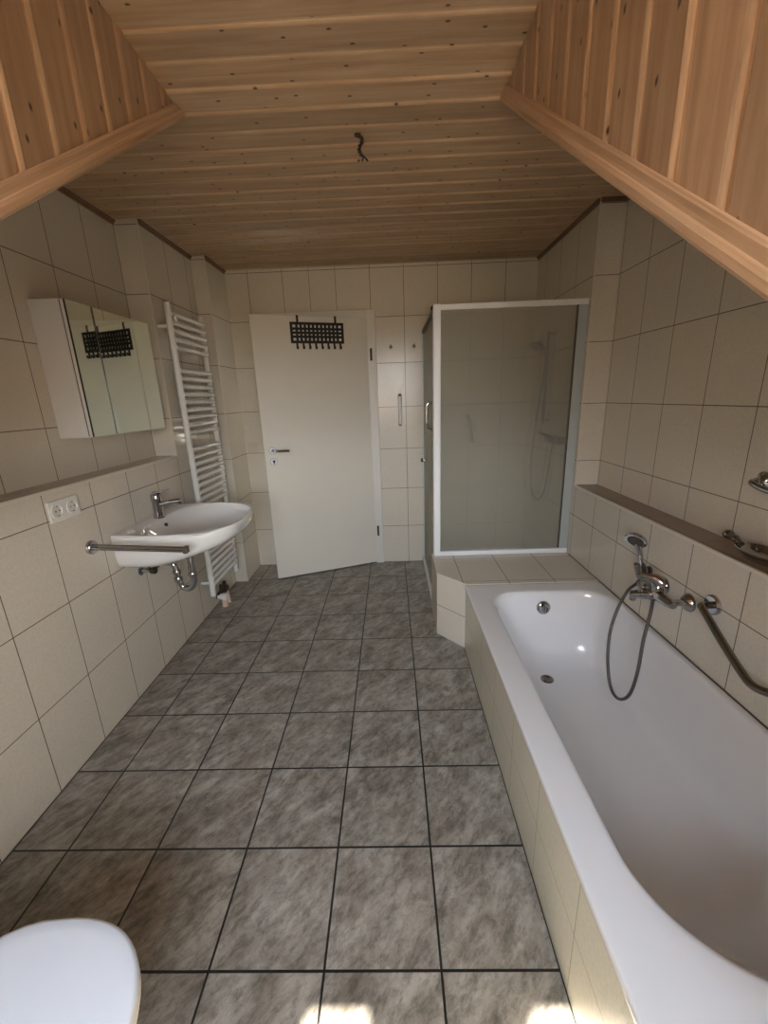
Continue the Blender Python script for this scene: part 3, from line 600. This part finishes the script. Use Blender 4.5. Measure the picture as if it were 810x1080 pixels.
MB().box(-0.7915, -0.7905, ya+0.003, yb-0.003, za+0.004, zb-0.004).build('shadow_gap', M_dark, cb_)
for a, b_, xx in ((ya-0.0015, ya+0.0005, -0.766), (1.2325, 1.2415, -0.7725), (1.5212, 1.5233, -0.7745)): MB().box(-0.772 if xx > -0.77 else -0.789, xx, a, b_, za+0.003, zb-0.003).build('gap_shade_edge_line', M_black, cb_)  # black strips paint the shade in the door gaps and line the near edge

# ------------------------------------------------------------------ washbasin
BYC = 1.362
def dring(hw, d, z, n=64, e=3.1, x0=0.0, zf=0.0, yc=BYC):
    out = []
    for k in range(n):
        a = 2*PI*k/n; c_, s_ = math.cos(a), math.sin(a)
        y = yc + hw*math.copysign(abs(c_)**(2/e), c_)
        if s_ >= 0: x = d*abs(s_)**(2/e)*(1 - 0.13*max(0, (y-yc)/hw)**2)
        else: x = 0.0
        y = yc + (y-yc)*(1 - 0.13*(1 - min(1, x/max(d, .01)))**2)
        out.append(Vector((XL + 0.0015 + x + x0, y, z + zf*(x/max(d, .01)))))
    return out
def ering(cx_, ax_, ay_, z, n=64, e=2.4, yc=BYC):
    out = []
    for k in range(n):
        a = 2*PI*k/n; c_, s_ = math.cos(a), math.sin(a)
        out.append(Vector((XL + cx_ + ax_*math.copysign(abs(s_)**(2/e), s_), yc + ay_*math.copysign(abs(c_)**(2/e), c_), z)))
    return out
wb = root('washbasin', 'white ceramic washbasin mounted on the left wall beside the towel radiator', 'washbasin', (XL, BYC, 0.7))
# deck/back strip keeps the basin rim flat, outline from underside to rim to bowl
rings = [dring(0.20, 0.20, 0.668), dring(0.29, 0.30, 0.672, zf=0.008), dring(0.312, 0.375, 0.682, zf=0.028), dring(0.324, 0.440, 0.700, zf=0.030), dring(0.331, 0.500, 0.732, zf=0.026), dring(0.335, 0.531, 0.778, zf=0.014), dring(0.336, 0.538, 0.818, zf=0.006), dring(0.336, 0.540, 0.834), dring(0.335, 0.540, 0.839), dring(0.332, 0.537, 0.8425), dring(0.327, 0.532, 0.8435)]
rings += [ering(0.296, 0.228, 0.308, 0.841, e=2.8), ering(0.296, 0.221, 0.300, 0.834, e=2.8), ering(0.294, 0.211, 0.288, 0.812, e=2.7), ering(0.288, 0.190, 0.262, 0.780), ering(0.284, 0.165, 0.228, 0.740), ering(0.278, 0.120, 0.165, 0.710), ering(0.272, 0.06, 0.08, 0.697), ering(0.27, 0.024, 0.024, 0.694)]
MB().loft(rings).build('bowl', M_cer, wb, sharp=60)
m_ = MB(); m_.lathe((XL+0.27, BYC, 0.6945), (0, 0, 1), [(0, 0), (0, 0.026), (0.003, 0.026), (0.004, 0.020), (0.004, 0)], 20); m_.build('drain', M_chrome, wb)
m_ = MB(); m_.lathe((XL+0.092, BYC+0.012, 0.800), (1, 0, 0.25), [(-0.004, 0), (-0.004, 0.010), (0.004, 0.010), (0.004, 0)], 14); m_.build('overflow_hole', M_dark, wb)
m_ = MB(); m_.lathe((XL+0.060, 1.135, 0.8425), (0, 0, 1), [(0, 0), (0, 0.020), (0.0025, 0.019), (0.003, 0.014), (0.001, 0.012), (0.001, 0)], 24); m_.build('soap_rest', M_cer, wb)
# tap
tp = root('basin_tap', 'chrome single-lever tap standing on the washbasin rim', 'tap', (-0.722, 1.34, 0.8425))
tx, ty, tz = -0.722, 1.368, 0.8425
m_ = MB(); m_.lathe((tx, ty, tz), (0, 0, 1), [(0, 0), (0, 0.029), (0.008, 0.029), (0.012, 0.0245), (0.085, 0.024), (0.088, 0.0255), (0.122, 0.0265), (0.128, 0.022), (0.129, 0)], 24); m_.build('body', M_chrome, tp)
m_ = MB(); m_.tube([(tx+0.005, ty, tz+0.070), (tx+0.06, ty, tz+0.080), (tx+0.118, ty, tz+0.088), (tx+0.128, ty, tz+0.086)], [0.015, 0.013, 0.012, 0.011], 12); m_.lathe((tx+0.117, ty, tz+0.085), (0.1, 0, -1), [(0, 0), (0, 0.012), (0.016, 0.012), (0.016, 0)], 14); m_.build('spout', M_chrome, tp)
m_ = MB(); m_.tube([(tx-0.012, ty, tz+0.130), (tx+0.03, ty, tz+0.136), (tx+0.075, ty, tz+0.147)], [0.010, 0.006, 0.0045], 10); m_.build('lever', M_chrome, tp)
# siphon
sp_ = root('chrome_siphon', 'chrome bottle-bend drain pipe under the washbasin running to the wall', 'drain pipe', (-0.6, 1.37, 0.5))
sy = 1.37
m_ = MB(); m_.tube([(-0.600, sy, 0.669), (-0.600, sy, 0.52)], 0.019, 14); m_.build('tailpiece', M_chrome, sp_)
m_ = MB(); m_.tube(bez([(-0.600, sy, 0.53), (-0.601, sy, 0.475), (-0.615, sy, 0.440), (-0.640, sy, 0.428), (-0.665, sy, 0.440), (-0.680, sy, 0.475), (-0.684, sy, 0.53), (-0.694, sy, 0.570), (-0.72, sy, 0.585), (-0.785, sy, 0.585)]), 0.0175, 14); m_.build('bend', M_chrome, sp_)
for p, ax in (((-0.600, sy, 0.505), (0, 0, 1)), ((-0.600, sy, 0.625), (0, 0, 1)), ((-0.683, sy, 0.478), (0, 0, 1)), ((-0.685, sy, 0.520), (0, 0, 1))):
    m_ = MB(); m_.lathe(p, ax, [(0, 0), (0, 0.022), (0.004, 0.0235), (0.016, 0.0235), (0.02, 0.022), (0.02, 0)], 16); m_.build('nut', M_chrome, sp_)
m_ = MB(); m_.lathe((XL+0.0005, sy, 0.585), (1, 0, 0), [(0, 0), (0, 0.034), (0.006, 0.032), (0.012, 0.02), (0.012, 0)], 20); m_.build('wall_rosette', M_chrome, sp_)
av = root('angle_valve', 'dark angle valve on the wall under the washbasin', 'valve', (XL, 1.23, 0.58))
m_ = MB(); m_.lathe((XL+0.0005, 1.23, 0.60), (1, 0, 0), [(0, 0), (0, 0.024), (0.004, 0.024), (0.006, 0.011), (0.055, 0.011), (0.055, 0)], 16); m_.tube([(XL+0.045, 1.23, 0.60), (XL+0.045, 1.24, 0.64), (XL+0.05, 1.27, 0.680)], 0.006, 8); m_.build('body', M_chrome, av)
m_ = MB(); m_.lathe((XL+0.055, 1.23, 0.60), (1, 0, 0), [(0, 0), (0, 0.017), (0.022, 0.019), (0.026, 0.015), (0.026, 0)], 12); m_.build('knob', M_dark, av)
# towel rail sticking out of the wall
rl = root('towel_rail', 'straight chrome towel rail projecting from the left wall in front of the washbasin', 'towel rail', (XL, 0.94, 0.838))
m_ = MB(); m_.lathe((XL+0.0005, 0.94, 0.836), (1, 0, 0), [(0, 0), (0, 0.030), (0.012, 0.030), (0.016, 0.027), (0.016, 0)], 24); m_.build('flange', M_chrome, rl)
for dz in (-0.0085, 0.0085):
    m_ = MB(); m_.tube([(XL+0.012, 0.94-dz*0.8, 0.836+dz), (XL+0.05, 0.94-dz*0.8, 0.834+dz), (XL+0.415, 0.94-dz*0.8, 0.813+dz)], 0.0075, 12); m_.build('bar', M_steel, rl)
m_ = MB(); m_.box(XL+0.402, XL+0.420, 0.925, 0.955, 0.798, 0.829); m_.build('end_cap', M_steel, rl, bevel=0.004)
# outlet
so = root('double_socket', 'white double wall socket just under the left shelf edge', 'socket', (XL, 0.85, 1.035))
MB().box(XL+0.0005, XL+0.010, 0.772, 0.926, 0.992, 1.074).build('socket_frame', M_plast, so, bevel=0.004)
for y in (0.811, 0.887):
    m_ = MB(); m_.lathe((XL+0.0115, y, 1.033), (1, 0, 0), [(-0.003, 0), (-0.003, 0.031), (0.0015, 0.031), (0.0015, 0.0215), (-0.0015, 0.0195), (-0.0015, 0)], 24); s_ = m_.build('socket_insert', M_plast, so)
    m_ = MB()
    for q in (-0.0095, 0.0095): m_.lathe((XL+0.0098, y+q, 1.033), (1, 0, 0), [(0, 0), (0, 0.003), (0.0012, 0.003), (0.0012, 0)], 10)
    m_.box(XL+0.0105, XL+0.0125, y-0.003, y+0.003, 1.050, 1.053); m_.box(XL+0.0105, XL+0.0125, y-0.003, y+0.003, 1.013, 1.016); m_.build('pin_holes', M_dark, s_)

# ------------------------------------------------------------------ towel radiator
ra = root('towel_radiator', 'tall white ladder towel radiator on the left wall beyond the washbasin', 'radiator', (-0.72, 2.0, 0.15))
rx, y0_, y1_ = -0.722, 1.815, 2.235
for y in (y0_, y1_):
    m_ = MB(); pr = []
    n = 16
    rg = [[Vector((rx + 0.018*math.cos(2*PI*k/n), y + 0.017*math.sin(2*PI*k/n), z)) for k in range(n)] for z in (0.155, 0.158, 1.965, 1.968)]
    for r__ in (0, 3): rg[r__] = [Vector((rx + (p.x-rx)*0.8, y + (p.y-y)*0.8, p.z)) for p in rg[r__]]
    m_.loft(rg); m_.build('post', M_rad, ra)
zs = [1.911, 1.866, 1.821, 1.776, 1.731] + [1.606 - 0.0452*k for k in range(9)] + [1.140 - 0.0452*k for k in range(9)] + [0.600 - 0.0452*k for k in range(9)]
for z in zs:
    m_ = MB(); m_.tube([(rx+0.010, y0_, z), (rx+0.010, y1_, z)], 0.0145, 12); m_.build('rung', M_rad, ra)
for (y, z) in ((y0_, 1.845), (y1_, 1.845), (y0_, 0.25), (y1_, 0.25)):
    m_ = MB(); m_.tube([(XL+0.0005, y, z), (rx, y, z)], 0.010, 10); m_.build('wall_bracket', M_rad, ra)
for q, z in ((y0_+0.035, 1.888), (y1_-0.035, 1.888)):
    m_ = MB(); m_.lathe((rx+0.018, q, z), (1, 0, 0), [(0, 0), (0, 0.015), (0.008, 0.015), (0.010, 0.010), (0.010, 0)], 16); m_.build('clip', M_rad, ra)
rv = root('radiator_valve', 'white and black radiator valve with two pink pipe sleeves entering the floor', 'radiator valve', (-0.70, 1.93, 0.0))
m_ = MB(); m_.lathe((rx, 1.890, 0.115), (1, -0.25, 0), [(0, 0), (0, 0.020), (0.03, 0.020), (0.034, 0.026), (0.060, 0.026), (0.064, 0.022), (0.066, 0)], 18); m_.build('thermostat_knob', M_rad, rv)
m_ = MB(); m_.box(rx-0.016, rx+0.016, 1.875, 2.035, 0.100, 0.135); m_.lathe((rx, 1.94, 0.13), (0, 0, 1), [(0, 0), (0, 0.014), (0.05, 0.014), (0.05, 0)], 12); m_.lathe((rx, 2.0, 0.13), (0, 0, 1), [(0, 0), (0, 0.014), (0.05, 0.014), (0.05, 0)], 12); m_.build('valve_block', M_dark, rv, bevel=0.004)
for y in (1.965, 2.022):
    m_ = MB(); m_.tube([(rx, y, 0.0), (rx, y, 0.085), (rx, y, 0.103)], [0.020, 0.016, 0.013], 14); m_.build('pipe_sleeve', M_copper, rv)

# ------------------------------------------------------------------ bath mixer with hand shower
bm_ = root('bath_mixer', 'chrome single-lever bath mixer on the wall above the tub', 'tap', (XR, 0.80, 0.62))
for k, y in enumerate((0.735, 0.885)):
    m_ = MB(); m_.lathe((XR-0.0005, y, 0.617), (-1, 0, 0), [(0, 0), (0, 0.036), (0.004, 0.036), (0.012, 0.031), (0.026, 0.018), (0.030, 0.013), (0.075, 0.012), (0.075, 0)], 26); m_.build('wall_union', M_chrome, bm_)
m_ = MB(); m_.tube([(1.555, 0.712, 0.617), (1.555, 0.730, 0.617), (1.555, 0.76, 0.617), (1.553, 0.81, 0.619), (1.555, 0.86, 0.617), (1.555, 0.900, 0.617), (1.555, 0.912, 0.617)], [0.014, 0.019, 0.022, 0.027, 0.022, 0.019, 0.014], 18)
m_.lathe((1.553, 0.81, 0.625), (0, 0, 1), [(0, 0), (0, 0.025), (0.035, 0.024), (0.04, 0.020), (0.045, 0)], 20); m_.build('body', M_chrome, bm_)
m_ = MB(); m_.tube(bez([(1.553, 0.81, 0.610), (1.535, 0.825, 0.610), (1.515, 0.845, 0.602), (1.490, 0.868, 0.588)]), [0.026]*8+[0.022]*8+[0.018]*9, 14); m_.lathe((1.494, 0.865, 0.588), (0, 0, -1), [(0, 0), (0, 0.014), (0.022, 0.013), (0.022, 0)], 14); m_.build('spout', M_chrome, bm_)
m_ = MB(); m_.lathe((1.512, 0.848, 0.622), (0, 0, 1), [(-0.01, 0), (-0.01, 0.012), (0.010, 0.012), (0.012, 0.015), (0.026, 0.014), (0.027, 0)], 14); m_.build('diverter_knob', M_chrome, bm_)
m_ = MB(); m_.tube([(1.556, 0.80, 0.672), (1.54, 0.81, 0.684), (1.518, 0.825, 0.688), (1.490, 0.848, 0.686)], [0.026, 0.021, 0.013, 0.006], 12); m_.build('lever', M_chrome, bm_)
hs = root('hand_shower', 'chrome hand shower hooked in a wall holder above the tub', 'hand shower', (1.6, 1.0, 0.66))
m_ = MB(); m_.lathe((XR-0.0005, 0.985, 0.640), (-1, 0, 0), [(0, 0), (0, 0.019), (0.01, 0.019), (0.012, 0.012), (0.028, 0.012), (0.028, 0)], 16); m_.lathe((1.593, 0.985, 0.612), (-0.20, 0.05, 1), [(0, 0), (0, 0.018), (0.06, 0.022), (0.06, 0)], 16); m_.build('wall_holder', M_steel, hs)
m_ = MB(); m_.tube([(1.593, 0.985, 0.600), (1.588, 0.986, 0.650), (1.580, 0.992, 0.715), (1.572, 0.998, 0.750), (1.566, 1.000, 0.775)], [0.010, 0.0115, 0.012, 0.014, 0.018], 14); m_.build('grip', M_chrome, hs)
m_ = MB(); m_.lathe((1.565, 1.000, 0.790), (-0.62, -0.50, -0.60), [(-0.006, 0), (-0.005, 0.022), (0.008, 0.042), (0.018, 0.046), (0.024, 0.043), (0.025, 0)], 28); hd = m_.build('spray_head', M_chrome, hs)
m_ = MB(); m_.lathe((1.5492, 0.9872, 0.7747), (-0.62, -0.50, -0.60), [(0, 0), (0, 0.033), (0.0025, 0.031), (0.0025, 0)], 24); m_.build('spray_face', M_dark, hd)
m_ = MB(); m_.tube(bez([(1.593, 0.985, 0.602), (1.575, 0.98, 0.580), (1.55, 0.993, 0.54), (1.52, 0.998, 0.454), (1.48, 0.966, 0.362), (1.452, 0.917, 0.272), (1.450, 0.880, 0.17), (1.451, 0.835, 0.128), (1.455, 0.785, 0.14), (1.463, 0.745, 0.20), (1.480, 0.745, 0.30), (1.505, 0.775, 0.43), (1.530, 0.795, 0.54), (1.535, 0.800, 0.592)]), 0.0068, 10); m_.build('hose', M_hose, hs)
# grab rail on the right wall
gr = root('bath_grab_rail', 'bent chrome grab rail on the wall above the tub, nearest the camera', 'grab rail', (XR, 0.5, 0.62))
m_ = MB(); m_.lathe((XR-0.0005, 0.625, 0.667), (-1, 0, 0), [(0, 0), (0, 0.036), (0.006, 0.036), (0.012, 0.030), (0.012, 0)], 26); m_.build('flange', M_chrome, gr)
m_ = MB(); m_.lathe((XR-0.0005, 0.300, 0.560), (-1, 0, 0), [(0, 0), (0, 0.036), (0.006, 0.036), (0.012, 0.030), (0.012, 0)], 26); m_.build('flange', M_chrome, gr)
m_ = MB(); m_.tube(bez([(XR-0.01, 0.622, 0.668), (1.585, 0.615, 0.672), (1.560, 0.588, 0.680), (1.56, 0.560, 0.662), (1.56, 0.49, 0.617), (1.56, 0.40, 0.566), (1.562, 0.355, 0.549), (1.58, 0.315, 0.553), (XR-0.01, 0.300, 0.560)]), 0.0125, 14); m_.build('bar', M_steel, gr)
# soap dish on the right shelf and holder above
sdh = root('soap_dish', 'oval chrome soap dish standing on the right-hand shelf', 'soap dish', (1.69, 0.56, 0.853))
m_ = MB(); n = 32
def oval(ax_, ay_, z, c=(1.700, 0.555)): return [Vector((c[0]+ax_*math.cos(2*PI*k/n), c[1]+ay_*math.sin(2*PI*k/n), z)) for k in range(n)]
m_.loft([oval(0.025, 0.05, 0.8535), oval(0.035, 0.065, 0.858), oval(0.050, 0.088, 0.876), oval(0.056, 0.098, 0.884), oval(0.058, 0.100, 0.888), oval(0.054, 0.096, 0.890), oval(0.048, 0.086, 0.884), oval(0.033, 0.062, 0.868), oval(0.01, 0.02, 0.865)]); m_.build('dish', M_chrome, sdh)
m_ = MB(); m_.tube(bez([(1.695, 0.640, 0.886), (1.700, 0.670, 0.893), (1.712, 0.715, 0.893), (1.722, 0.735, 0.890)]), [0.010]*8+[0.013]*8+[0.017]*9, 12); m_.build('thumb_rest', M_steel, sdh)
sbr = root('wall_hook', 'round chrome wall knob above the right-hand shelf at the picture edge', 'hook', (XRU, 0.66, 1.10))
m_ = MB(); m_.lathe((XRU-0.0005, 0.675, 1.098), (-1, 0, 0), [(0, 0), (0, 0.030), (0.008, 0.030), (0.012, 0.022), (0.03, 0.012), (0.034, 0.012)], 22); m_.build('flange', M_chrome, sbr)
m_ = MB(); m_.tube(bez([(XRU-0.03, 0.675, 1.098), (XRU-0.055, 0.665, 1.095), (XRU-0.06, 0.62, 1.085), (XRU-0.06, 0.56, 1.08)]), 0.010, 10); m_.build('arm', M_chrome, sbr)

# ------------------------------------------------------------------ toilet
to = root('toilet', 'white toilet with closed lid in the near left corner', 'toilet', (-0.3, -0.31, 0))
tyc, tip, hing = -0.315, 0.052, -0.385
def egg(s_, z, sh_=0.0, e=2.25, tail=0.52):
    out = []; nn_ = 56; x_c = -0.150
    for k in range(nn_):
        a = 2*PI*k/nn_; c_, q = math.cos(a), math.sin(a)
        if c_ >= 0: x = x_c + (tip - x_c)*s_*abs(c_)**(2/e)
        else: x = x_c - (x_c - hing)*(1 if s_ > 0.97 else s_)*abs(c_)**(2/3.4)
        wy = 0.192*s_ * (1.0 if c_ >= 0 else 1 - (1-tail)*abs(c_)**1.5)
        y = tyc + wy*math.copysign(abs(q)**(2/e), q)
        out.append(Vector((x + sh_, y, z)))
    return out
MB().loft([egg(0.965, 0.402), egg(0.99, 0.404), egg(1.0, 0.410), egg(1.0, 0.417), egg(0.99, 0.4215), egg(0.96, 0.424), egg(0.85, 0.426), egg(0.4, 0.428)]).build('lid', M_lid, to, sharp=70)
MB().loft([egg(0.95, 0.380), egg(0.985, 0.383), egg(0.995, 0.390), egg(0.98, 0.400), egg(0.90, 0.401)]).build('seat', M_plast, to, sharp=70)
MB().loft([egg(0.55, 0.06, -0.06), egg(0.62, 0.10, -0.05), egg(0.70, 0.20, -0.04), egg(0.85, 0.29, -0.015), egg(0.95, 0.34, -0.005), egg(0.97, 0.372), egg(0.95, 0.378)]).build('bowl', M_cer, to, sharp=60)
MB().box(-0.62, -0.36, tyc-0.11, tyc+0.11, 0.10, 0.37).build('outlet_body', M_cer, to, bevel=0.03, seg=4)
MB().box(-0.789, -0.60, tyc-0.20, tyc+0.20, 0.0, 0.86).build('cistern', M_cer, to, bevel=0.02, seg=4)
MB().box(-0.43, -0.37, tyc-0.09, tyc+0.09, 0.370, 0.412).build('hinge_block', M_plast, to, bevel=0.006)
MB().box(-0.52, -0.20, tyc-0.09, tyc+0.09, 0.0, 0.12).build('foot', M_cer, to, bevel=0.03, seg=4)

# any helper keys should not remain
for o in bpy.data.objects:
    if o.parent is not None:
        for k in ('category',):
            if k in o: del o[k]
